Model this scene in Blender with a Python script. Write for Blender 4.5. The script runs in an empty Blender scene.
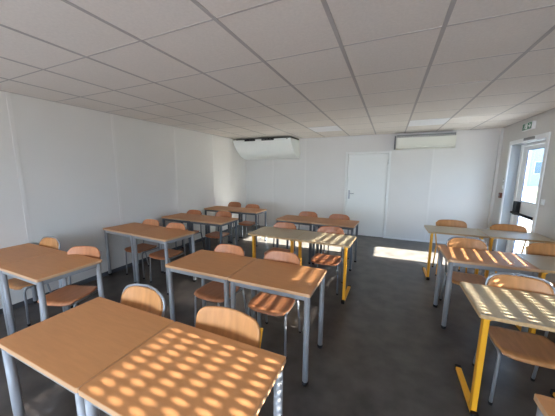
import bpy, bmesh, math, random
from mathutils import Vector, Matrix
random.seed(7)
SC = bpy.context.scene
COL = SC.collection
PI = math.pi

# ---------------------------------------------------------------- measured place
XL, XR, YB, YF = -3.95, 1.996, 6.713, -2.55
H = 2.486
CAM_Z = 1.623
PX = 254.84

# ---------------------------------------------------------------- camera
cam_d = bpy.data.cameras.new('camera'); cam = bpy.data.objects.new('camera', cam_d); COL.objects.link(cam)
yaw, pitch, roll = -0.426, 0.158, 0.0029
cyw, syw = math.cos(yaw), math.sin(yaw)
fwd = Vector((syw*math.cos(pitch), cyw*math.cos(pitch), -math.sin(pitch)))
rgt = Vector((cyw, -syw, 0)); upv = rgt.cross(fwd)
c_, s_ = math.cos(roll), math.sin(roll)
r2 = rgt*c_ + upv*s_; u2 = upv*c_ - rgt*s_
M3 = Matrix((r2, u2, -fwd)).transposed()
cam.matrix_world = Matrix.Translation((0, 0, CAM_Z)) @ M3.to_4x4()
cam_d.sensor_fit = 'HORIZONTAL'; cam_d.sensor_width = 36
cam_d.lens = 36*PX/555
cam_d.shift_x = (277.5-273.3)/555
cam_d.shift_y = (211.7-208)/555
cam_d.clip_start = 0.02; cam_d.clip_end = 500
SC.camera = cam

# ---------------------------------------------------------------- world, sun, exposure
SUN_T = 0.38                     # tan(elevation)
SUN_AZ = 0.02
W = bpy.data.worlds.new('sky'); SC.world = W; W.use_nodes = True
wn = W.node_tree; wn.nodes.clear()
wo = wn.nodes.new('ShaderNodeOutputWorld'); bg = wn.nodes.new('ShaderNodeBackground')
SKY_STRENGTH = 3.6
wtc = wn.nodes.new('ShaderNodeTexCoord'); wsx = wn.nodes.new('ShaderNodeSeparateXYZ'); wr_ = wn.nodes.new('ShaderNodeValToRGB')
wr_.color_ramp.elements[0].position = 0.0; wr_.color_ramp.elements[0].color = (0.56, 0.78, 1.0, 1)
wr_.color_ramp.elements[1].position = 0.6; wr_.color_ramp.elements[1].color = (0.40, 0.58, 0.95, 1)
bg.inputs[1].default_value = SKY_STRENGTH
wn.links.new(wtc.outputs['Generated'], wsx.inputs[0]); wn.links.new(wsx.outputs[2], wr_.inputs[0])
wn.links.new(wr_.outputs[0], bg.inputs[0]); wn.links.new(bg.outputs[0], wo.inputs[0])

sd = bpy.data.lights.new('sun', 'SUN'); sd.energy = 60; sd.angle = math.radians(0.46); sd.color = (1.0, 0.94, 0.84)
sun = bpy.data.objects.new('sun', sd); COL.objects.link(sun)
sdir = Vector((-1, -SUN_AZ, -SUN_T)).normalized()
sun.rotation_euler = sdir.to_track_quat('-Z', 'Y').to_euler(); sun.location = (20, 2, 10)

def portal(name, loc, rot, sx, sy):
    d = bpy.data.lights.new(name, 'AREA'); d.shape = 'RECTANGLE'; d.size = sx; d.size_y = sy
    d.energy = 1; d.cycles.is_portal = True
    o = bpy.data.objects.new(name, d); COL.objects.link(o); o.location = loc; o.rotation_euler = rot
portal('door_daylight', (2.30, 5.53, 1.1), (0, math.radians(90), 0), 2.1, 1.1)
rd = bpy.data.lights.new('rear_window_daylight', 'AREA'); rd.shape = 'RECTANGLE'; rd.size = 5.0; rd.size_y = 1.3; rd.energy = 30; rd.color = (1.0, 0.96, 0.92)
ro = bpy.data.objects.new('rear_window_daylight', rd); COL.objects.link(ro); ro.location = (-1.0, YF-0.05, 1.475); ro.rotation_euler = (math.radians(90), 0, PI)
ro.rotation_euler = Vector((0, 1, 0)).to_track_quat('-Z', 'Z').to_euler()

SC.view_settings.view_transform = 'Standard'; SC.view_settings.look = 'None'
SC.view_settings.gamma = 1; SC.view_settings.use_curve_mapping = False
SC.view_settings.exposure = 1.85
SC.cycles.use_denoising = True; SC.cycles.use_adaptive_sampling = False
SC.cycles.max_bounces = 12; SC.cycles.diffuse_bounces = 8; SC.cycles.glossy_bounces = 4
SC.cycles.transparent_max_bounces = 12
SC.cycles.sample_clamp_indirect = 20.0

# ---------------------------------------------------------------- materials
def mat(name, col, rough=0.5, metal=0.0, spec=0.5, noise=None, bump=None):
    m = bpy.data.materials.new(name); m.use_nodes = True
    nt = m.node_tree; b = nt.nodes['Principled BSDF']
    b.inputs['Base Color'].default_value = (*col, 1); b.inputs['Roughness'].default_value = rough
    b.inputs['Metallic'].default_value = metal; b.inputs['Specular IOR Level'].default_value = spec
    tc = nt.nodes.new('ShaderNodeTexCoord')
    if noise:
        scale, amount, stretch = noise
        mp = nt.nodes.new('ShaderNodeMapping'); mp.inputs['Scale'].default_value = stretch
        n = nt.nodes.new('ShaderNodeTexNoise'); n.inputs['Scale'].default_value = scale; n.inputs['Detail'].default_value = 6
        r = nt.nodes.new('ShaderNodeValToRGB')
        r.color_ramp.elements[0].position = 0.3; r.color_ramp.elements[1].position = 0.7
        r.color_ramp.elements[0].color = (*[c*(1-amount) for c in col], 1)
        r.color_ramp.elements[1].color = (*[min(1, c*(1+amount)) for c in col], 1)
        nt.links.new(tc.outputs['Object'], mp.inputs[0]); nt.links.new(mp.outputs[0], n.inputs[0])
        nt.links.new(n.outputs[0], r.inputs[0]); nt.links.new(r.outputs[0], b.inputs['Base Color'])
    if bump:
        n2 = nt.nodes.new('ShaderNodeTexNoise'); n2.inputs['Scale'].default_value = bump[0]
        bp = nt.nodes.new('ShaderNodeBump'); bp.inputs['Strength'].default_value = bump[1]; bp.inputs['Distance'].default_value = 0.002
        nt.links.new(tc.outputs['Object'], n2.inputs[0]); nt.links.new(n2.outputs[0], bp.inputs['Height']); nt.links.new(bp.outputs[0], b.inputs['Normal'])
    return m

WALL = mat('white_wall_panel', (0.57, 0.548, 0.525), 0.55, noise=(2.0, 0.015, (1, 1, 1)))
JOINT = mat('panel_joint_strip', (0.60, 0.578, 0.555), 0.5)
TILE = mat('mineral_ceiling_tile', (0.71, 0.66, 0.61), 0.8, noise=(60, 0.04, (1, 1, 1)), bump=(180, 0.25))
TBAR = mat('ceiling_tee_bar', (0.43, 0.40, 0.385), 0.6, spec=0.2)
DIFF = mat('light_diffuser', (0.78, 0.78, 0.80), 0.4)
FLOOR = mat('dark_vinyl_floor', (0.064, 0.055, 0.049), 0.34, noise=(5, 0.42, (1, 1, 1)), bump=(60, 0.08), spec=0.5)
SKIRT = mat('dark_skirting', (0.06, 0.065, 0.075), 0.4)
DOORW = mat('white_door_paint', (0.62, 0.62, 0.60), 0.45)
BEECH = mat('beech_laminate', (0.52, 0.235, 0.092), 0.45, spec=0.3, noise=(5, 0.05, (1.5, 12, 1)))
EDGE = mat('beech_edge', (0.55, 0.32, 0.17), 0.4)
BEIGE = mat('beige_laminate', (0.46, 0.37, 0.24), 0.40, noise=(60, 0.05, (1, 1, 1)))
BEEDGE = mat('wood_edge', (0.46, 0.29, 0.14), 0.4)
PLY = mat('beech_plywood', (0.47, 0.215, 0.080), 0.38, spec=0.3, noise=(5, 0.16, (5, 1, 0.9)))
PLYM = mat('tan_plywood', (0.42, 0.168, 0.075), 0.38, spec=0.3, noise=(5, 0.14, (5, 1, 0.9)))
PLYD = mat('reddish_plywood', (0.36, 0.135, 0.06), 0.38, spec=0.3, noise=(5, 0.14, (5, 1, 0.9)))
GREY = mat('light_grey_enamel', (0.25, 0.255, 0.27), 0.38, metal=0.0)
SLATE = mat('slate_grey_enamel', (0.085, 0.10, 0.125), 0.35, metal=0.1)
YEL = mat('yellow_orange_enamel', (0.78, 0.36, 0.02), 0.35)
STEEL = mat('grey_tube_steel', (0.26, 0.265, 0.28), 0.33, metal=0.3)
BLACK = mat('black_plastic', (0.010, 0.010, 0.012), 0.5, spec=0.2)
ACW = mat('white_plastic_housing', (0.72, 0.74, 0.72), 0.4)
ACC = mat('cream_plastic_housing', (0.62, 0.61, 0.53), 0.4)
ACD = mat('grey_plastic_housing', (0.20, 0.20, 0.20), 0.5)
PVC = mat('white_pvc_profile', (0.78, 0.79, 0.80), 0.35)
LINING = mat('shade_toned_lining', (0.38, 0.41, 0.44), 0.5)  # grey-blue puts the reveal's cool shade into its colour
PVCG = mat('grey_gasket', (0.03, 0.06, 0.16), 0.4)
CHROME = mat('brushed_metal', (0.55, 0.55, 0.55), 0.25, metal=1.0)
BROWN = mat('brown_plastic', (0.16, 0.05, 0.03), 0.45)
GREEN = mat('sign_green', (0.02, 0.16, 0.08), 0.4)
SIGNW = mat('sign_white', (0.85, 0.88, 0.85), 0.4)
SHUT = mat('shutter_slat', (0.50, 0.50, 0.50), 0.6)
GRASS = mat('lawn', (0.034, 0.042, 0.012), 0.9, noise=(0.4, 0.3, (1, 1, 1)))
PAVE = mat('asphalt', (0.14, 0.14, 0.14), 0.8, noise=(3, 0.1, (1, 1, 1)))
FACADE = mat('grey_render', (0.25, 0.26, 0.27), 0.7)
DGLASS = mat('dark_window', (0.05, 0.08, 0.10), 0.1)
ROOFM = mat('grey_roof', (0.2, 0.2, 0.22), 0.7)

GLASS = bpy.data.materials.new('clear_glass'); GLASS.use_nodes = True
g = GLASS.node_tree; g.nodes.clear()
go = g.nodes.new('ShaderNodeOutputMaterial'); mx = g.nodes.new('ShaderNodeMixShader'); tr = g.nodes.new('ShaderNodeBsdfTransparent')
gl = g.nodes.new('ShaderNodeBsdfGlossy'); gl.inputs['Roughness'].default_value = 0.02
lw = g.nodes.new('ShaderNodeLayerWeight'); lw.inputs[0].default_value = 0.5
pw = g.nodes.new('ShaderNodeMath'); pw.operation = 'POWER'; pw.inputs[1].default_value = 5
fr = g.nodes.new('ShaderNodeMath'); fr.operation = 'MULTIPLY_ADD'; fr.inputs[1].default_value = 0.95; fr.inputs[2].default_value = 0.03
g.links.new(lw.outputs['Facing'], pw.inputs[0]); g.links.new(pw.outputs[0], fr.inputs[0])
tr.inputs[0].default_value = (0.93, 0.97, 0.98, 1)
g.links.new(fr.outputs[0], mx.inputs[0]); g.links.new(tr.outputs[0], mx.inputs[1]); g.links.new(gl.outputs[0], mx.inputs[2]); g.links.new(mx.outputs[0], go.inputs[0])

SUN_DIM_STRONG = GLASS.copy(); SUN_DIM_STRONG.name = 'sun_dimming_glass_strong'  # stronger tint, added to dim the sun dots on the front table
for q in SUN_DIM_STRONG.node_tree.nodes:
    if q.type == 'BSDF_TRANSPARENT': q.inputs[0].default_value = (0.54, 0.55, 0.57, 1)
SUN_DIM = GLASS.copy(); SUN_DIM.name = 'sun_dimming_glass'
for q in SUN_DIM.node_tree.nodes:
    if q.type == 'BSDF_TRANSPARENT': q.inputs[0].default_value = (0.74, 0.75, 0.76, 1)   # tint added to dim the sunlight; crossed twice: both faces of the pane

# ---------------------------------------------------------------- mesh helpers
class MB:
    def __init__(s): s.bm = bmesh.new(); s.mi = 0
    def _faces(s, fs):
        for f in fs: f.material_index = s.mi
    def box(s, a, b, bevel=0.0, seg=2):
        t = bmesh.new(); bmesh.ops.create_cube(t, size=1)
        c = [(a[i]+b[i])/2 for i in range(3)]; d = [abs(b[i]-a[i]) for i in range(3)]
        for v in t.verts: v.co = Vector((c[0]+v.co.x*d[0], c[1]+v.co.y*d[1], c[2]+v.co.z*d[2]))
        if bevel > 0: bmesh.ops.bevel(t, geom=t.edges[:], offset=bevel, segments=seg, affect='EDGES', profile=0.5)
        s.merge(t); return s
    def merge(s, t):
        m = bpy.data.meshes.new('tmp')
        for f in t.faces: f.material_index = s.mi
        t.to_mesh(m); t.free(); s.bm.from_mesh(m); bpy.data.meshes.remove(m)
    def tube(s, pts, r, n=10, cap=True):
        pts = [Vector(p) for p in pts]; bm = s.bm; rings = []
        ref = None
        for i, p in enumerate(pts):
            d = (pts[min(i+1, len(pts)-1)] - pts[max(i-1, 0)]).normalized()
            if ref is None:
                ref = Vector((1, 0, 0)) if abs(d.x) < 0.9 else Vector((0, 1, 0))
            a = (ref - d*ref.dot(d)).normalized(); ref = a; b = d.cross(a)
            rr = r if not isinstance(r, (list, tuple)) else r[i]
            rings.append([bm.verts.new(p + (a*math.cos(2*PI*k/n) + b*math.sin(2*PI*k/n))*rr) for k in range(n)])
        for i in range(len(rings)-1):
            for k in range(n):
                f = bm.faces.new((rings[i][k], rings[i][(k+1) % n], rings[i+1][(k+1) % n], rings[i+1][k])); f.smooth = True; f.material_index = s.mi
        if cap:
            f = bm.faces.new(rings[0][::-1]); f.material_index = s.mi
            f = bm.faces.new(rings[-1]); f.material_index = s.mi
        return s
    def prism(s, prof, axis, a, b, bevel=0):
        """closed outline in the two other axes, swept along axis from a to b"""
        t = bmesh.new()
        def P(q, w):
            q = list(q); q.insert(axis, w); return Vector(q)
        v0 = [t.verts.new(P(q, a)) for q in prof]; v1 = [t.verts.new(P(q, b)) for q in prof]
        n = len(prof)
        t.faces.new(v0[::-1]); t.faces.new(v1)
        for i in range(n): t.faces.new((v0[i], v0[(i+1) % n], v1[(i+1) % n], v1[i]))
        bmesh.ops.recalc_face_normals(t, faces=t.faces[:])
        if bevel: bmesh.ops.bevel(t, geom=t.edges[:], offset=bevel, segments=2, affect='EDGES')
        s.merge(t); return s
    def sheet(s, fn, nu, nv, th):
        """grid surface fn(u,v)->(point) thickened along its normals; fn gets u,v in 0..1"""
        bm = s.bm; P = [[Vector(fn(i/nu, j/nv)) for j in range(nv+1)] for i in range(nu+1)]
        def nrm(i, j):
            a = P[min(i+1, nu)][j] - P[max(i-1, 0)][j]; b = P[i][min(j+1, nv)] - P[i][max(j-1, 0)]
            c = a.cross(b); return c.normalized() if c.length > 1e-9 else Vector((0, 0, 1))
        T = [[bm.verts.new(P[i][j] + nrm(i, j)*th/2) for j in range(nv+1)] for i in range(nu+1)]
        B = [[bm.verts.new(P[i][j] - nrm(i, j)*th/2) for j in range(nv+1)] for i in range(nu+1)]
        def F(q, sm=True):
            try:
                f = bm.faces.new(q); f.smooth = sm; f.material_index = s.mi
            except ValueError: pass
        for i in range(nu):
            for j in range(nv):
                F((T[i][j], T[i+1][j], T[i+1][j+1], T[i][j+1])); F((B[i][j], B[i][j+1], B[i+1][j+1], B[i+1][j]))
        for i in range(nu):
            F((T[i][0], B[i][0], B[i+1][0], T[i+1][0]), False); F((T[i][nv], T[i+1][nv], B[i+1][nv], B[i][nv]), False)
        for j in range(nv):
            F((T[0][j], T[0][j+1], B[0][j+1], B[0][j]), False); F((T[nu][j], B[nu][j], B[nu][j+1], T[nu][j+1]), False)
        return s
    def build(s, name, m, parent=None, loc=None):
        me = bpy.data.meshes.new(name); s.bm.to_mesh(me); s.bm.free()
        for q in (m if isinstance(m, (list, tuple)) else [m]): me.materials.append(q)
        o = bpy.data.objects.new(name, me); COL.objects.link(o)
        if parent: o.parent = parent
        if loc: o.location = loc
        return o

def tag(o, label=None, cat=None, group=None, kind=None):
    if label: o['label'] = label
    if cat: o['category'] = cat
    if group: o['group'] = group
    if kind: o['kind'] = kind
    return o
def thing(name, loc=(0, 0, 0), rz=0.0, label=None, cat=None, group=None, kind=None):
    o = bpy.data.objects.new(name, None); COL.objects.link(o); o.location = loc; o.rotation_euler = (0, 0, rz)
    o.empty_display_size = 0.1
    return tag(o, label, cat, group, kind)
def box(name, a, b, m, parent=None, bevel=0.0):
    return MB().box(a, b, bevel).build(name, m, parent)
def dup(root, loc, rz, label, group):
    r = root.copy(); COL.objects.link(r); r.location = loc; r.rotation_euler = (0, 0, rz); r['label'] = label; r['group'] = group
    for ch in list(root.children):
        c = ch.copy(); COL.objects.link(c); c.parent = r
        for gch in list(ch.children):
            d = gch.copy(); COL.objects.link(d); d.parent = c
    return r

def round_poly(pts, rad, n=5):
    """2D outline with rounded corners"""
    out = []; N = len(pts)
    for i in range(N):
        p0, p1, p2 = Vector(pts[i-1]), Vector(pts[i]), Vector(pts[(i+1) % N])
        r = rad if not isinstance(rad, (list, tuple)) else rad[i]
        if r <= 0: out.append(tuple(p1)); continue
        a = p1 + (p0-p1).normalized()*r; b = p1 + (p2-p1).normalized()*r
        for k in range(n+1):
            t = k/n; out.append(tuple(a*(1-t)**2 + p1*2*t*(1-t) + b*t*t))
    return out
def bend(pts, rad, n=5):
    """open 3D polyline with rounded bends"""
    out = [Vector(pts[0])]
    for i in range(1, len(pts)-1):
        p0, p1, p2 = Vector(pts[i-1]), Vector(pts[i]), Vector(pts[i+1])
        a = p1 + (p0-p1).normalized()*rad; b = p1 + (p2-p1).normalized()*rad
        for k in range(n+1):
            t = k/n; out.append(a*(1-t)**2 + p1*2*t*(1-t) + b*t*t)
    out.append(Vector(pts[-1])); return out

# ---------------------------------------------------------------- outside
def struct(o, kind='structure'): o['kind'] = kind; return o
WT = 0.22       # right wall thickness
struct(box('paved_ground', (XR+WT+0.02, -12, -0.45), (6.5, 40, -0.25), PAVE))
struct(box('lawn', (6.5, -40, -0.45), (90, 90, -0.27), GRASS))
struct(box('rear_ground', (-30, -30, -0.45), (6.5, YF-WT-0.02, -0.27), ROOFM))

# ---------------------------------------------------------------- room shell
struct(box('floor', (XL-0.1, YF-0.1, -0.2), (XR+WT, YB+0.1, 0), FLOOR))
# ceiling: mineral tiles in a tee-bar grid
cb = MB()
cb.box((XL-0.1, YF-0.1, H+0.0015), (XR+WT, YB+0.1, H+0.12))
cb.mi = 1
gx0, ga, gy0, gb = -2.195, 0.6077, 0.707, 0.6308
cols = [gx0+ga*i for i in range(-2, 7)]
rows = [gy0+gb*i for i in range(-5, 10)]
for x in cols: cb.box((x-0.013, YF, H-0.0005), (x+0.013, YB, H+0.010))
for y in rows: cb.box((XL, y-0.006, H), (XR, y+0.006, H+0.009))
cb.box((XL, YF, H-0.003), (XL+0.022, YB, H+0.009)); cb.box((XR-0.022, YF, H-0.003), (XR, YB, H+0.009))
cb.box((XL, YB-0.012, H-0.002), (XR, YB, H+0.009))
struct(cb.build('ceiling', [TILE, TBAR]))

struct(box('wall_left', (XL-0.1, YF-0.1, 0), (XL, YB+0.1, H+0.1), WALL))
# back wall round the door opening
DX0, DX1, DZ = -0.99, -0.06, 2.05
wb = MB(); wb.box((XL, YB, 0), (DX0-0.03, YB+0.1, H+0.1)); wb.box((DX1+0.03, YB, 0), (XR+WT, YB+0.1, H+0.1)); wb.box((DX0-0.03, YB, DZ+0.03), (DX1+0.03, YB+0.1, H+0.1))
struct(wb.build('wall_back', WALL))
# rear wall (behind the camera) with a window opening
RW = (-3.6, 1.6, 0.75, 2.2)
wf = MB(); wf.box((XL-0.1, YF-WT, 0), (RW[0], YF, H+0.1)); wf.box((RW[1], YF-WT, 0), (XR+WT, YF, H+0.1))
wf.box((RW[0], YF-WT, 0), (RW[1], YF, RW[2])); wf.box((RW[0], YF-WT, RW[3]), (RW[1], YF, H+0.1))
struct(wf.build('wall_front', WALL))
# right wall with windows and the exit door
OPEN = [(0.0, 1.10, 0.90, 2.12), (1.86, 3.90, 0.90, 2.12), (5.0, 6.19, 0.0, 2.11)]
wr = MB(); y = YF
for (a, b, z0, z1) in OPEN:
    wr.box((XR, y, 0), (XR+WT, a, H+0.1))
    if z0 > 0: wr.box((XR, a, 0), (XR+WT, b, z0))
    wr.box((XR, a, z1), (XR+WT, b, H+0.1)); y = b
wr.box((XR, y, 0), (XR+WT, YB+0.1, H+0.1))
struct(wr.build('wall_right', WALL))
struct(box('roof', (XL-0.12, YF-WT-0.02, H+0.125), (XR+WT+0.02, YB+0.12, H+0.25), ROOFM))
struct(box('door_light_block', (DX0-0.3, YB+0.105, 0), (DX1+0.3, YB+0.16, H+0.1), WALL))  # unseen panel added to stop light leaking round the door
# skirting
struct(box('baseboard_left', (XL, YF, 0), (XL+0.012, YB, 0.06), SKIRT))
sb = MB(); sb.box((XL+0.012, YB-0.012, 0), (DX0-0.06, YB, 0.05)); sb.box((DX1+0.06, YB-0.012, 0), (XR-0.012, YB, 0.05)); struct(sb.build('baseboard_back', DOORW))
sb = MB(); sb.box((XR-0.012, YF, 0), (XR, 4.93, 0.06)); sb.box((XR-0.012, 6.26, 0), (XR, YB, 0.06)); struct(sb.build('baseboard_right', SKIRT))
# joint cover strips
k = 1
for yj in (1.52, 2.70, 3.95, 5.15):
    struct(box('trim_%d' % k, (XL, yj-0.02, 0.06), (XL+0.004, yj+0.02, H-0.003), JOINT)); k += 1
for xj in (-3.06, -2.10, 0.84):
    struct(box('trim_%d' % k, (xj-0.018, YB-0.004, 0.05), (xj+0.018, YB, H-0.003), JOINT)); k += 1
struct(box('trim_%d' % k, (XR-0.05, YB-0.05, 0.06), (XR-0.001, YB-0.001, H-0.003), JOINT))

# ---------------------------------------------------------------- interior door in the back wall
d1 = thing('door_1', ((DX0+DX1)/2, YB, 0), 0, 'white flush door in the back wall with a lever handle', 'door', kind='structure')
fx = DX0-(DX0+DX1)/2; fx2 = -fx
fb = MB(); fb.box((fx-0.055, -0.022, 0), (fx+0.006, 0.05, DZ+0.05), 0.004); fb.box((fx2-0.006, -0.022, 0), (fx2+0.055, 0.05, DZ+0.05), 0.004); fb.box((fx+0.006, -0.022, DZ-0.006), (fx2-0.006, 0.05, DZ+0.05), 0.004)
fb.build('door_frame', DOORW, d1)
leaf = box('door_leaf', (fx+0.010, -0.010, 0.008), (fx2-0.010, 0.035, DZ-0.010), DOORW, d1, 0.003)
hp = MB(); hp.box((fx+0.045, -0.018, 0.93), (fx+0.085, -0.010, 1.15), 0.003); hp.tube(bend([(fx+0.065, -0.015, 1.07), (fx+0.065, -0.060, 1.07), (fx+0.185, -0.060, 1.07)], 0.015), 0.009); hp.build('door_handle', STEEL, leaf)
for hz in (0.18, 1.02, 1.85):
    MB().tube([(fx2-0.006, -0.026, hz-0.05), (fx2-0.006, -0.026, hz+0.05)], 0.009).build('hinge', DOORW, leaf)

# ---------------------------------------------------------------- glazed exit door set deep in the right wall
d2 = thing('door_2', (XR, 5.595, 0), 0, 'white glazed exit door with a black panic bar', 'door', kind='structure')
Y0, Y1 = 5.0-5.595, 6.19-5.595
def yy(v): return v-5.595
LX = 0.13    # leaf set back from the room face
cs = MB(); cs.box((-0.018, Y0-0.065, 0), (0.0, Y0+0.002, 2.175), 0.003); cs.box((-0.018, Y1-0.002, 0), (0.0, Y1+0.065, 2.175), 0.003); cs.box((-0.018, Y0+0.002, 2.108), (0.0, Y1-0.002, 2.175), 0.003)
cs.build('door_casing', PVC, d2)
jm = MB(); jm.box((0, Y0, 0), (0.2, Y0+0.008, 2.11)); jm.box((0, Y1-0.008, 0), (0.2, Y1, 2.11)); jm.box((0, Y0+0.008, 2.102), (0.2, Y1-0.008, 2.11))
jm.build('reveal_lining', LINING, d2)
ff = MB(); ff.box((LX, Y0+0.008, 0), (LX+0.06, yy(5.055), 2.102), 0.004); ff.box((LX, yy(6.09), 0), (LX+0.06, Y1-0.008, 2.102), 0.004); ff.box((LX, yy(5.055), 2.065), (LX+0.06, yy(6.09), 2.102), 0.004)
ff.build('door_frame', PVC, d2)
lf = MB()
GA, GB = yy(5.17), yy(5.92)
for a, b, z0, z1 in ((yy(5.06), GA, 0.02, 2.06), (GB, yy(6.085), 0.02, 2.06), (GA, GB, 0.02, 0.11), (GA, GB, 0.90, 1.11), (GA, GB, 2.0, 2.06)):
    lf.box((LX+0.005, a, z0), (LX+0.055, b, z1))
leaf2 = lf.build('door_leaf', PVC, d2)
gk = MB()
for z0, z1 in ((0.11, 0.90), (1.11, 2.0)):
    gk.box((LX+0.012, GB-0.018, z0), (LX+0.020, GB, z1)); gk.box((LX+0.012, GA, z0), (LX+0.020, GA+0.012, z1)); gk.box((LX+0.012, GA+0.012, z0), (LX+0.020, GB-0.018, z0+0.012)); gk.box((LX+0.012, GA+0.012, z1-0.012), (LX+0.020, GB-0.018, z1))
gk.build('gasket', PVCG, leaf2)
for z0, z1 in ((0.11, 0.90), (1.11, 2.0)):
    box('glass_pane', (LX+0.028, GA, z0), (LX+0.034, GB, z1), GLASS, leaf2)
pb = MB(); pb.box((LX-0.06, yy(5.86), 0.86), (LX+0.005, yy(5.99), 1.10), 0.008); pb.box((LX-0.05, yy(5.10), 0.86), (LX+0.005, yy(5.15), 0.96), 0.008)
pb.tube([(LX-0.075, yy(5.12), 0.90), (LX-0.075, yy(5.96), 0.90)], 0.021)
pb.box((LX-0.08, yy(5.90), 0.885), (LX-0.05, yy(5.95), 0.915)); pb.box((LX-0.08, yy(5.11), 0.885), (LX-0.045, yy(5.14), 0.915))
pb.build('panic_bar', BLACK, leaf2)
box('threshold', (0.0, Y0, 0.0), (0.2, Y1, 0.018), CHROME, d2)
dc = MB(); dc.box((-0.05, yy(5.32), 2.125), (-0.018, yy(5.62), 2.165), 0.006); dc.build('door_closer', ACD, d2)

# ---------------------------------------------------------------- windows: frames, glass, perforated shutters
PITCH_Z, PITCH_Y = 0.0431, 0.0475
def frame_window(name, y0, y1, z0, z1, label):
    w = thing(name, (XR, (y0+y1)/2, z0), 0, label, 'window', kind='structure')
    c = (y0+y1)/2; X = 0.10
    f = MB(); t = 0.035
    for a, b, p, q in ((y0, y0+t, z0, z1), (y1-t, y1, z0, z1), (y0+t, y1-t, z0, z0+t), (y0+t, y1-t, z1-t, z1)):
        f.box((X, a-c, p-z0), (X+0.05, b-c, q-z0))
    f.build('window_frame', PVC, w)
    box('glass_pane', (X+0.02, y0+t-c, t), (X+0.026, y1-t-c, z1-t-z0), SUN_DIM_STRONG if name == 'window_1' else SUN_DIM, w)
    box('window_sill', (-0.02, y0-c, -0.0), (X, y1-c, 0.015), PVC, w)
    return w, c
def shutter_holes(y0, y1, z0, z1, ys, zs, hw, hh, c, zb, x):
    """flat curtain of slats with a slot at every ys x zs"""
    yb = [y0]; 
    for v in ys: yb += [v-hw/2, v+hw/2]
    yb.append(y1); zbn = [z0]
    for v in zs: zbn += [v-hh/2, v+hh/2]
    zbn.append(z1)
    bm = bmesh.new(); V = {}
    def vv(i, j, k):
        if (i, j, k) not in V: V[(i, j, k)] = bm.verts.new((x + k*0.002, yb[i]-c, zbn[j]-zb))
        return V[(i, j, k)]
    solid = lambda i, j: 0 <= i < len(yb)-1 and 0 <= j < len(zbn)-1 and not (i % 2 == 1 and j % 2 == 1)
    for i in range(len(yb)-1):
        for j in range(len(zbn)-1):
            if not solid(i, j): continue
            for k in (0, 1):
                q = [vv(i, j, k), vv(i+1, j, k), vv(i+1, j+1, k), vv(i, j+1, k)]
                bm.faces.new(q if k else q[::-1])
            for (di, dj, a, b) in ((-1, 0, (i, j), (i, j+1)), (1, 0, (i+1, j+1), (i+1, j)), (0, -1, (i+1, j), (i, j)), (0, 1, (i, j+1), (i+1, j+1))):
                if not solid(i+di, j+dj):
                    bm.faces.new((vv(*a, 0), vv(*b, 0), vv(*b, 1), vv(*a, 1)))
    m = MB(); m.bm.free(); m.bm = bm; return m
SX = 0.185   # shutter plane from the room face
def zline(k): return 1.3535 + (XR+SX-2.18)*SUN_T + k*PITCH_Z
w1, c1 = frame_window('window_1', 0.0, 1.10, 0.90, 2.12, 'window beside the front tables behind a perforated roller shutter')
ys1 = [0.950 + 0.062 - PITCH_Y*i for i in range(0, 20)][::-1]
zs1 = [zline(i) for i in range(-9, 15)]
shutter_holes(0.0, 1.10, 0.90, 2.12, ys1, [z for z in [1.968 - PITCH_Z*i for i in range(0, 22)][::-1] if z > 1.07], 0.012, 0.014, c1, 0.90, SX).build('roller_shutter', SHUT, w1)
w2, c2 = frame_window('window_2', 1.86, 3.90, 0.90, 2.12, 'window beside the middle tables behind a perforated roller shutter')
ys2 = [1.894 + 0.03 + PITCH_Y*i for i in range(0, 21)]
shutter_holes(1.86, 2.96, 0.90, 2.12, ys2, [z for z in zs1 if 1.07 < z < 1.86], 0.0065, 0.016, c2, 0.90, SX).build('roller_shutter', SHUT, w2)
# second half: slats left slightly apart, hanging a little askew
sl = MB()
tilt = 0.035
def par(z0, z1, ya=3.06, yb_=3.90):
    yc = (ya+yb_)/2
    P = [(ya-c2, z0-0.90 - tilt*(ya-yc)), (yb_-c2, z0-0.90 - tilt*(yb_-yc)), (yb_-c2, z1-0.90 - tilt*(yb_-yc)), (ya-c2, z1-0.90 - tilt*(ya-yc))]
    sl.prism(P, 0, SX, SX+0.003)
zz = 1.105
par(0.92, zz)
while zz < 1.89:
    par(zz+0.0037, min(zz+0.0431, 1.95)); zz += 0.0431
par(zz, 2.08)
sl.box((SX, 2.955-c2, 0), (SX+0.003, 3.062-c2, 1.22)); sl.box((SX+0.004, 3.06-c2, 1.13), (SX+0.006, 3.90-c2, 1.22)); sl.box((SX+0.004, 3.06-c2, 0), (SX+0.006, 3.90-c2, 0.06))
for v in (3.40, 3.66): sl.box((SX+0.003, v-c2-0.004, 0.03), (SX+0.005, v-c2+0.004, 1.15))
sl.build('roller_shutter', SHUT, w2)
# rear window
w3 = thing('window_3', (-1.0, YF, RW[2]), 0, 'wide window behind the front row', 'window', kind='structure')
f = MB(); hw = 2.6; hh = RW[3]-RW[2]
for a in (-hw, -0.9, 0.84, hw-0.06): f.box((a, -0.12, 0), (a+0.06, -0.06, hh))
f.box((-hw, -0.12, 0), (hw, -0.06, 0.06)); f.box((-hw, -0.12, hh-0.06), (hw, -0.06, hh))
f.build('window_frame', PVC, w3); box('glass_pane', (-hw+0.03, -0.095, 0.03), (hw-0.03, -0.089, hh-0.03), GLASS, w3)

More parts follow.
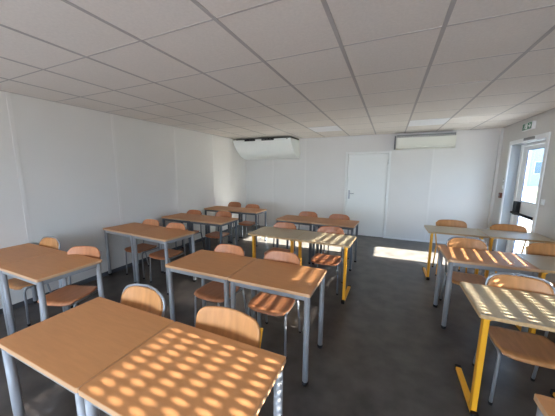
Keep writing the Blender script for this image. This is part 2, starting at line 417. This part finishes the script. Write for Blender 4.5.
# ---------------------------------------------------------------- tables
TH = 0.755; TW = 0.700; TD = 0.522
def leg_ends(name, parent, x, y, m, r=0.023, square=False):
    lb = MB()
    if square: lb.box((x-r, y-r, 0.02), (x+r, y+r, TH-0.026), 0.004)
    else: lb.tube([(x, y, 0.02), (x, y, TH-0.026)], r, 14)
    l = lb.build('leg', m, parent)
    fb = MB()
    if square: fb.box((x-r-0.002, y-r-0.002, 0), (x+r+0.002, y+r+0.002, 0.03), 0.003)
    else: fb.tube([(x, y, 0), (x, y, 0.03)], r+0.002, 14)
    fb.build('rubber_foot', BLACK, l)
def make_top(root, m, me, th=0.024):
    t = MB(); o = round_poly([(0, 0), (TW, 0), (TW, TD), (0, TD)], 0.012, 4)
    t.prism(o, 2, TH-th, TH-0.0016)
    top = t.build('table_top', me, root)
    s = MB(); s.prism(round_poly([(0.002, 0.002), (TW-0.002, 0.002), (TW-0.002, TD-0.002), (0.002, TD-0.002)], 0.011, 4), 2, TH-0.0016, TH); s.build('laminate_surface', m, top)
    return top
def table_grey(kind, loc, label, group):
    m = {'grey': GREY, 'slate': SLATE}[kind]
    t = thing('school_table', loc, 0, label, 'table', group)
    make_top(t, BEECH, EDGE)
    a = MB(); i = 0.018; w = 0.022; z0, z1 = TH-0.066, TH-0.0245
    a.box((i, i, z0), (TW-i, i+w, z1), 0.003); a.box((i, TD-i-w, z0), (TW-i, TD-i, z1), 0.003)
    a.box((i, i+w, z0), (i+w, TD-i-w, z1), 0.003); a.box((TW-i-w, i+w, z0), (TW-i, TD-i-w, z1), 0.003)
    a.build('apron_frame', m, t)
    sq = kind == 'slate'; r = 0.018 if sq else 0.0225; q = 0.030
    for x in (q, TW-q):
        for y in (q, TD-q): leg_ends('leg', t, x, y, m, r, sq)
    return t
def table_yellow(loc, label, group):
    t = thing('school_table', loc, 0, label, 'table', group)
    make_top(t, BEIGE, BEEDGE)
    for x in (0.055, TW-0.055):
        u = MB(); u.box((x-0.016, 0.055, 0.03), (x+0.016, 0.105, TH-0.045), 0.004); u.build('leg', YEL, t)
        a = MB(); a.box((x-0.014, 0.03, TH-0.046), (x+0.014, TD-0.05, TH-0.0245), 0.003); a.build('support_arm', YEL, t)
        f = MB(); f.box((x-0.019, 0.035, 0.010), (x+0.019, TD-0.03, 0.040), 0.005); ft = f.build('foot_bar', YEL, t)
        for ya in (0.018, TD-0.045):
            box('end_cap', (x-0.021, ya, 0), (x+0.021, ya+0.035, 0.042), BLACK, ft, 0.004)
    c = MB(); c.box((0.069, 0.30, TH-0.055), (TW-0.069, 0.33, TH-0.030), 0.003); c.build('crossbar', YEL, t)
    return t
protos = {}
def place_table(kind, loc, label, group, rz):
    if kind in protos: return dup(protos[kind], loc, rz, label, group)
    protos[kind] = table_yellow(loc, label, group) if kind == 'yellow' else table_grey(kind, loc, label, group)
    protos[kind].rotation_euler = (0, 0, rz); return protos[kind]
LEFT, MID, RIGHT = 'tables of the left column', 'tables of the middle column', 'tables of the right column'
PAIRS = {   # near-left corner of each table of the pair, turn, kinds, group
 'T1': ((-1.793, 0.493), (-1.088, 0.493), 0, 'grey', 'grey', 'tables of the nearest middle row'),
 'T2': ((-3.930, 0.975), (-3.227, 0.975), 0, 'grey', 'grey', LEFT),
 'T3': ((-3.940, 2.378), (-3.239, 2.331), -0.066, 'grey', 'grey', LEFT),
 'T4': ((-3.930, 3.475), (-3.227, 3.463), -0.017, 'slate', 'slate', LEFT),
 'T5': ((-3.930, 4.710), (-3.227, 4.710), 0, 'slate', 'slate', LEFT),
 'T6': ((-1.868, 1.655), (-1.160, 1.652), 0, 'grey', 'grey', MID),
 'T7': ((-1.778, 3.045), (-1.075, 3.026), -0.027, 'yellow', 'yellow', MID),
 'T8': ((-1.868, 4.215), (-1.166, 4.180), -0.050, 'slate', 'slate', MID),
 'T9': ((0.570, 4.262), (1.280, 4.285), 0.012, 'yellow', 'yellow', RIGHT),
 'T10': ((0.588, 2.945), (1.289, 2.985), 0.025, 'grey', 'yellow', RIGHT),
 'T11': ((0.562, 1.848), None, 0, 'yellow', None, RIGHT),
 'T12': ((0.578, 0.718), None, 0, 'grey', None, RIGHT),
}
TL = {
 'T1': ('unlit beech table nearest the camera, left one of the front pair', 'beech table nearest the camera covered in oval dots of sunlight'),
 'T2': ('beech table against the left wall at the left picture edge, wall side of its pair', 'beech table at the left picture edge, aisle side of its pair'),
 'T3': ('beech grey-legged table against the left wall, second row from the camera, wall side', 'beech grey-legged table in the second row of the left column, aisle side'),
 'T4': ('dark-framed beech table against the left wall, third row from the camera, wall side', 'dark-framed beech table in the third row of the left column, aisle side'),
 'T5': ('dark-framed beech table in the far left corner against the wall', 'dark-framed beech table in the farthest left row, aisle side, beside the sunlit floor'),
 'T6': ('beech grey-legged table in the second middle row, left one without sunlight', 'beech grey-legged table in the second middle row with sun streaks on its corner'),
 'T7': ('beige-topped table on yellow legs in the third middle row, left one in shade', 'beige-topped table on yellow legs in the third middle row, right one with broad sun bands'),
 'T8': ('dark-legged beech table in the farthest middle row, left one of the pair', 'dark-legged beech table in the farthest middle row, right one, in front of the white door'),
 'T9': ('beige-topped yellow-legged table in the farthest right row, aisle side', 'beige-topped yellow-legged table in the farthest right row, beside the glazed exit door'),
 'T10': ('grey-legged beech table crossed by slanting stripes of sun in the right column', 'beige-topped yellow-legged table at the right edge beside the sun-striped beech table'),
 'T11': ('beige-topped yellow-legged table covered in rows of white light dashes, right foreground',),
 'T12': ('table with only its pale corner showing in the bottom right corner of the picture',),
}
for n, (a, b, rz, ka, kb, grp) in PAIRS.items():
    place_table(ka, (a[0], a[1], 0), TL[n][0], grp, rz)
    if kb: place_table(kb, (b[0], b[1], 0), TL[n][1], grp, rz)

# ---------------------------------------------------------------- chairs
SZ, BTOP, BH = 0.425, 0.838, 0.195
def make_chair(style, loc, rz, label, group):
    """origin on the floor under the seat, facing -y"""
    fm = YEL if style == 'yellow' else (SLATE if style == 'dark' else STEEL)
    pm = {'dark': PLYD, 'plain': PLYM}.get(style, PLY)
    c = thing('school_chair', loc, rz, label, 'chair', group)
    sw, y0, y1 = 0.385, -0.205, 0.155
    def seat_fn(u, v):
        a, b = 2*u-1, 2*v-1
        # superellipse-ish outline
        k = 1 - 0.10*max(0, abs(b)-0.55)/0.45*abs(a)
        kb = 1 - 0.13*max(0, abs(a)-0.6)/0.4*abs(b)
        x = a*sw/2*k*(1.0 if b < 0 else 1-0.06*b); y = (y0+y1)/2 + b*(y1-y0)/2*kb
        z = SZ + 0.010*a*a + (-0.022*((-b-0.72)/0.28)**2 if b < -0.72 else 0) - 0.006*(1-b*b)
        return (x, y, z)
    MB().sheet(seat_fn, 14, 14, 0.012).build('seat', pm, c)
    bw = 0.42 if style == 'yellow' else 0.385; rad = 0.055 if style == 'yellow' else 0.085
    def back_fn(u, v):
        a, b = 2*u-1, 2*v-1
        hw_ = bw/2; hh_ = BH/2; x = a*hw_; zz_ = b*hh_
        # pull the grid's corners onto a rounded rectangle
        ax, az = abs(x), abs(zz_)
        cx_, cz_ = hw_-rad, hh_-rad
        if ax > cx_ and az > cz_:
            dx, dz = (ax-cx_)/rad, (az-cz_)/rad; m_ = max(dx, dz); L = math.hypot(dx, dz)
            if L > 0: ax = cx_ + dx/L*m_*rad; az = cz_ + dz/L*m_*rad
            x = math.copysign(ax, a); zz_ = math.copysign(az, b)
        zz_ += ((0.018 if style == 'yellow' else 0.010)*(1-(x/hw_)**2) if b > 0 else 0)*abs(b)
        y = 0.205 + 0.022*(zz_/hh_) - 0.035*(x/hw_)**2
        return (x, y, BTOP-BH/2-0.010+zz_)
    MB().sheet(back_fn, 24, 16, 0.011).build('backrest', pm, c)
    lx = 0.178; r = 0.0105
    for s in (-1, 1):
        fl = MB().tube(bend([(s*(lx+0.012), -0.165, 0.012), (s*lx, -0.155, SZ-0.018), (s*lx, 0.150, SZ-0.020)], 0.05), r).build('front_leg', fm, c)
        MB().tube([(s*(lx+0.012), -0.165, 0), (s*(lx+0.012), -0.165, 0.022)], 0.0135).build('rubber_foot', BLACK, fl)
        rl = MB().tube([(s*(lx+0.010), 0.235, 0.012), (s*lx, 0.160, SZ-0.022)], r).build('rear_leg', fm, c)
        MB().tube([(s*(lx+0.010), 0.237, 0), (s*(lx+0.010), 0.235, 0.022)], 0.0135).build('rubber_foot', BLACK, rl)
    if style in ('arch',):
        X = bw/2+0.005; T = BTOP+0.003
        pts = [(-lx, 0.160, SZ-0.02), (-X, 0.165, 0.66), (-X, 0.170, 0.70), (-X, 0.190, T-0.085)]
        for i in range(1, 7):
            t = i/7*PI/2; pts.append((-X+0.085*(1-math.cos(t)), 0.190+0.018*math.sin(t), T-0.085+0.085*math.sin(t)))
        pts.append((-X+0.10, 0.222, T+0.004)); pts.append((0, 0.238, T+0.008))
        pts = pts + [(-p[0], p[1], p[2]) for p in pts[-2::-1]]
        MB().tube(pts, 0.0085, 10).build('back_frame', fm, c)
    else:
        for s in (-1, 1):
            off = 0.172 if style != 'yellow' else 0.204
            MB().tube([(s*lx, 0.160, SZ-0.02), (s*off, 0.168, 0.60), (s*off, 0.176 if style == 'yellow' else 0.182, 0.70), (s*off, 0.213, BTOP-0.045)], 0.0095).build('back_post', fm, c)
    cr = MB(); cr.tube([(-lx, 0.13, SZ-0.024), (lx, 0.13, SZ-0.024)], 0.008); cr.tube([(-lx, -0.10, SZ-0.028), (lx, -0.10, SZ-0.028)], 0.008)
    cr.build('seat_frame', fm, c)
    return c
CH = [ # table, x, y of the top of the back, rotation, style, label
 ('T1', -1.455, 1.125, 0, 'arch', 'plywood chair with rounded grey-tube-edged back, behind the left front table'),
 ('T1', -0.775, 1.125, 0, 'yellow', 'squarer-backed plywood chair with a yellow frame, behind the sun-dotted front table'),
 ('T2', -3.56, 1.575, 0.0, 'arch', 'plywood chair in the left wall corner behind the table at the left picture edge'),
 ('T2', -2.86, 1.545, 0.3, 'plain', 'pinkish-lit plywood chair behind the aisle end of the table at the left picture edge'),
 ('T3', -3.49, 2.915, 0, 'plain', 'plywood chair nearest the left wall behind the second left row'),
 ('T3', -2.91, 2.87, 0, 'plain', 'plywood chair at the aisle end behind the second left row'),
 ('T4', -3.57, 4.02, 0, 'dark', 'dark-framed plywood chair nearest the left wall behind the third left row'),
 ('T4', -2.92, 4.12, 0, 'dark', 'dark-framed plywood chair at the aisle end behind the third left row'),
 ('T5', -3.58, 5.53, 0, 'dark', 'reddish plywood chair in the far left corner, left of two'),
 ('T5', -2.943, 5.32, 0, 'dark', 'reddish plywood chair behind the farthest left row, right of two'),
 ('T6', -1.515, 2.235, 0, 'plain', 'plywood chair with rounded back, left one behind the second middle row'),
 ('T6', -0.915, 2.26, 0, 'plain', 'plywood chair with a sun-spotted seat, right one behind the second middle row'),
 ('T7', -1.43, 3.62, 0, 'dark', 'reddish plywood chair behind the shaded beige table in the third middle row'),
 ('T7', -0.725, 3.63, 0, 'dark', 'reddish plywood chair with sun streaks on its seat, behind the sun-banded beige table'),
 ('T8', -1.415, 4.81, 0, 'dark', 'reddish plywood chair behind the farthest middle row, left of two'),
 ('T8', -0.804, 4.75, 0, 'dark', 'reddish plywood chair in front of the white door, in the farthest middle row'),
 ('T9', 0.957, 4.93, 0, 'yellow', 'yellow-framed plywood chair behind the farthest right row, aisle side'),
 ('T9', 1.656, 4.86, 0, 'yellow', 'yellow-framed plywood chair right beside the glazed exit door'),
 ('T10', 0.879, 3.64, 0, 'arch', 'plywood chair with rounded tube-edged back behind the sun-striped beech table'),
 ('T10', 1.663, 3.73, 0, 'yellow', 'yellow-framed plywood chair at the right picture edge, behind a beige table'),
 ('T11', 0.942, 2.45, 0, 'arch', 'large plywood chair with grey tube edge, behind the table of white light dashes'),
]
cproto = {}
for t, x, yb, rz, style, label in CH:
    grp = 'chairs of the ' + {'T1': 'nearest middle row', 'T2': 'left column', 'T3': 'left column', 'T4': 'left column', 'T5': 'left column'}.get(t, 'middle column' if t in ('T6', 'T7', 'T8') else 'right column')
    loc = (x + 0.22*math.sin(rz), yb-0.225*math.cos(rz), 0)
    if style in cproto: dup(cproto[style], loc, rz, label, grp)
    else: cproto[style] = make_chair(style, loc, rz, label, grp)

# ---------------------------------------------------------------- air conditioners
ac = thing('air_conditioner', (-3.09, YB, 1.955), 0, 'large white slant-faced air conditioner hung in the far left corner under the ceiling', 'air conditioner')
hw_ = 0.82
prof = [(0, 0)]
for i in range(9):
    t = i/8
    p0, p1, p2 = Vector((-0.06, 0.0)), Vector((-0.46, 0.05)), Vector((-0.72, 0.44))
    q = p0*(1-t)**2 + p1*2*t*(1-t) + p2*t*t; prof.append((q.x, q.y))
prof += [(-0.72, 0.475), (-0.05, 0.475), (0, 0.475)]
b_ = MB(); b_.prism(prof, 0, -hw_, hw_, 0.0); b_.build('housing', ACW, ac)
MB().box((-hw_+0.02, -0.60, 0.476), (hw_-0.02, -0.02, 0.515)).build('gap_shade_sheet', BLACK, ac)  # black sheet standing in for the shade between unit and ceiling
for a, b in ((-0.47, -0.15), (0.03, 0.38)):
    MB().box((a, -0.724, 0.435), (b, -0.70, 0.474), 0.002).build('air_outlet', BLACK, ac)
for s in (-1, 1):
    MB().prism([(p[0]*0.985-0.004, p[1]*0.98+0.004) for p in prof], 0, s*hw_, s*(hw_+0.012)).build('end_panel', ACW, ac)
MB().box((0.72, -0.727, 0.445), (0.745, -0.715, 0.465)).build('indicator', BLACK, ac)

a2 = thing('air_conditioner', (0.62, YB, 2.12), 0, 'cream wall-mounted split air conditioner right of the white door', 'air conditioner')
MB().prism(round_poly([(0, 0), (-0.17, 0.0), (-0.215, 0.05), (-0.215, 0.25), (-0.18, 0.30), (0, 0.30)], [0, 0.03, 0.03, 0.02, 0.03, 0]), 0, -0.55, 0.57).build('housing', ACC, a2)
MB().box((-0.556, -0.218, 0.02), (-0.5495, -0.002, 0.295)).build('side_panel', ACD, a2)
MB().box((-0.54, -0.2155, 0.247), (0.56, -0.17, 0.3015), 0.002).build('intake_recess', ACD, a2)
MB().box((-0.53, -0.228, 0.055), (0.545, -0.214, 0.235), 0.005).build('front_panel', ACC, a2)
gz = MB()
for i in range(5): gz.box((-0.53, -0.219+i*0.002, 0.256+i*0.010), (0.545, -0.214+i*0.002, 0.259+i*0.010))
gz.build('intake_grille', ACC, a2)
MB().box((-0.50, -0.19, -0.006), (0.50, -0.11, 0.004), 0.002).build('air_flap', ACC, a2)
MB().box((-0.54, -0.222, 0.015), (0.545, -0.205, 0.050), 0.004).build('lower_panel', ACC, a2)
MB().box((-0.585, -0.10, 0.0), (-0.560, 0, 0.30), 0.004).build('pipe_cover', ACD, a2)

# ---------------------------------------------------------------- ceiling light panels (off)
for x, y, lab in ((gx0+ga, gy0+gb*7, 'switched-off square ceiling light panel above the left air conditioner side'), (gx0+4*ga, gy0+gb*7, 'switched-off square ceiling light panel in front of the cream air conditioner')):
    l = thing('ceiling_light', (x+ga/2, y+gb/2, H), 0, lab, 'ceiling light', 'ceiling light panels')
    hx, hy = ga/2-0.014, gb/2-0.010
    fr_ = MB()
    fr_.box((-hx, -hy, -0.004), (hx, -hy+0.012, 0.004)); fr_.box((-hx, hy-0.012, -0.004), (hx, hy, 0.004)); fr_.box((-hx, -hy+0.012, -0.004), (-hx+0.012, hy-0.012, 0.004)); fr_.box((hx-0.012, -hy+0.012, -0.004), (hx, hy-0.012, 0.004))
    fr_.build('frame', PVC, l)
    MB().box((-hx+0.012, -hy+0.012, -0.002), (hx-0.012, hy-0.012, 0.003)).build('diffuser', DIFF, l)

# ---------------------------------------------------------------- exit sign, switches
es = thing('exit_sign', (XR, 5.57, 2.285), 0, 'emergency exit sign with running figure above the glazed door', 'sign')
MB().box((-0.045, -0.17, 0), (0, 0.17, 0.12), 0.006).build('housing', PVC, es)
MB().box((-0.048, -0.15, 0.01), (-0.044, 0.15, 0.11)).build('green_face', GREEN, es)
pm_ = MB()   # running figure, doorway and arrow (seen from the room, +y is left)
X0, X1 = -0.051, -0.047
def bar(p, q, w):
    p, q = Vector(p), Vector(q); d = (q-p).normalized(); n = Vector((-d.y, d.x))*w/2
    pm_.prism([tuple(p+n), tuple(q+n), tuple(q-n), tuple(p-n)], 0, X0, X1)
pm_.prism([(0.055+0.010*math.cos(2*PI*k/12), 0.094+0.010*math.sin(2*PI*k/12)) for k in range(12)], 0, X0, X1)
bar((0.052, 0.083), (0.062, 0.052), 0.016); bar((0.062, 0.054), (0.040, 0.040), 0.008); bar((0.040, 0.040), (0.038, 0.020), 0.007)
bar((0.062, 0.054), (0.080, 0.035), 0.008); bar((0.080, 0.035), (0.098, 0.034), 0.007); bar((0.054, 0.080), (0.034, 0.068), 0.006); bar((0.054, 0.080), (0.074, 0.074), 0.006)
pm_.prism([(0.022, 0.018), (-0.018, 0.018), (-0.018, 0.104), (0.022, 0.104)], 0, X0, X1)
bar((-0.045, 0.060), (-0.105, 0.060), 0.014); bar((-0.122, 0.060), (-0.090, 0.088), 0.013); bar((-0.122, 0.060), (-0.090, 0.032), 0.013)
pm_.build('pictogram', SIGNW, es)

s1 = thing('alarm_call_point', (XR, 6.33, 1.12), 0, 'small brown box on the right wall left of the glazed door', 'call point')
MB().box((-0.04, -0.04, 0), (0, 0.04, 0.10), 0.006).build('box', BROWN, s1); MB().box((-0.043, -0.022, 0.03), (-0.039, 0.022, 0.07)).build('cover', ACD, s1)
for z, lab in ((1.30, 'lower small white switch plate on the right wall above the brown box'), (1.42, 'upper small switch plate on the right wall above the brown box')):
    s = thing('light_switch', (XR, 6.30, z), 0, lab, 'switch', 'switches left of the exit door')
    MB().box((-0.012, -0.035, 0), (0, 0.035, 0.07), 0.003).build('plate', ACD if z > 1.4 else PVC, s); MB().box((-0.018, -0.02, 0.015), (-0.011, 0.02, 0.055), 0.002).build('rocker', PVC, s)
s = thing('light_switch', (XR, 4.84, 1.16), 0, 'white switch plate on the right wall just right of the glazed door', 'switch')
MB().box((-0.012, -0.04, 0), (0, 0.04, 0.08), 0.003).build('plate', PVC, s); MB().box((-0.018, -0.025, 0.015), (-0.011, 0.025, 0.065), 0.002).build('rocker', PVC, s)

# ---------------------------------------------------------------- building seen through the door glass
bd = thing('building', (22, 45, -0.27), 0, 'pale low building with dark windows beyond the lawn outside', 'building')
MB().box((-16, 0, 0), (16, 8, 5.6)).build('wall', FACADE, bd)
MB().box((-16.3, -0.3, 5.6), (16.3, 8.3, 5.9)).build('roof', ROOFM, bd)
for i in range(9):
    x = -14.2 + i*3.1
    wd = MB().box((x, -0.06, 1.62), (x+0.95, 0.02, 3.22)).build('window', PVC, bd)
    MB().box((x+0.06, -0.09, 1.68), (x+0.89, -0.05, 3.16)).build('pane', DGLASS, wd)
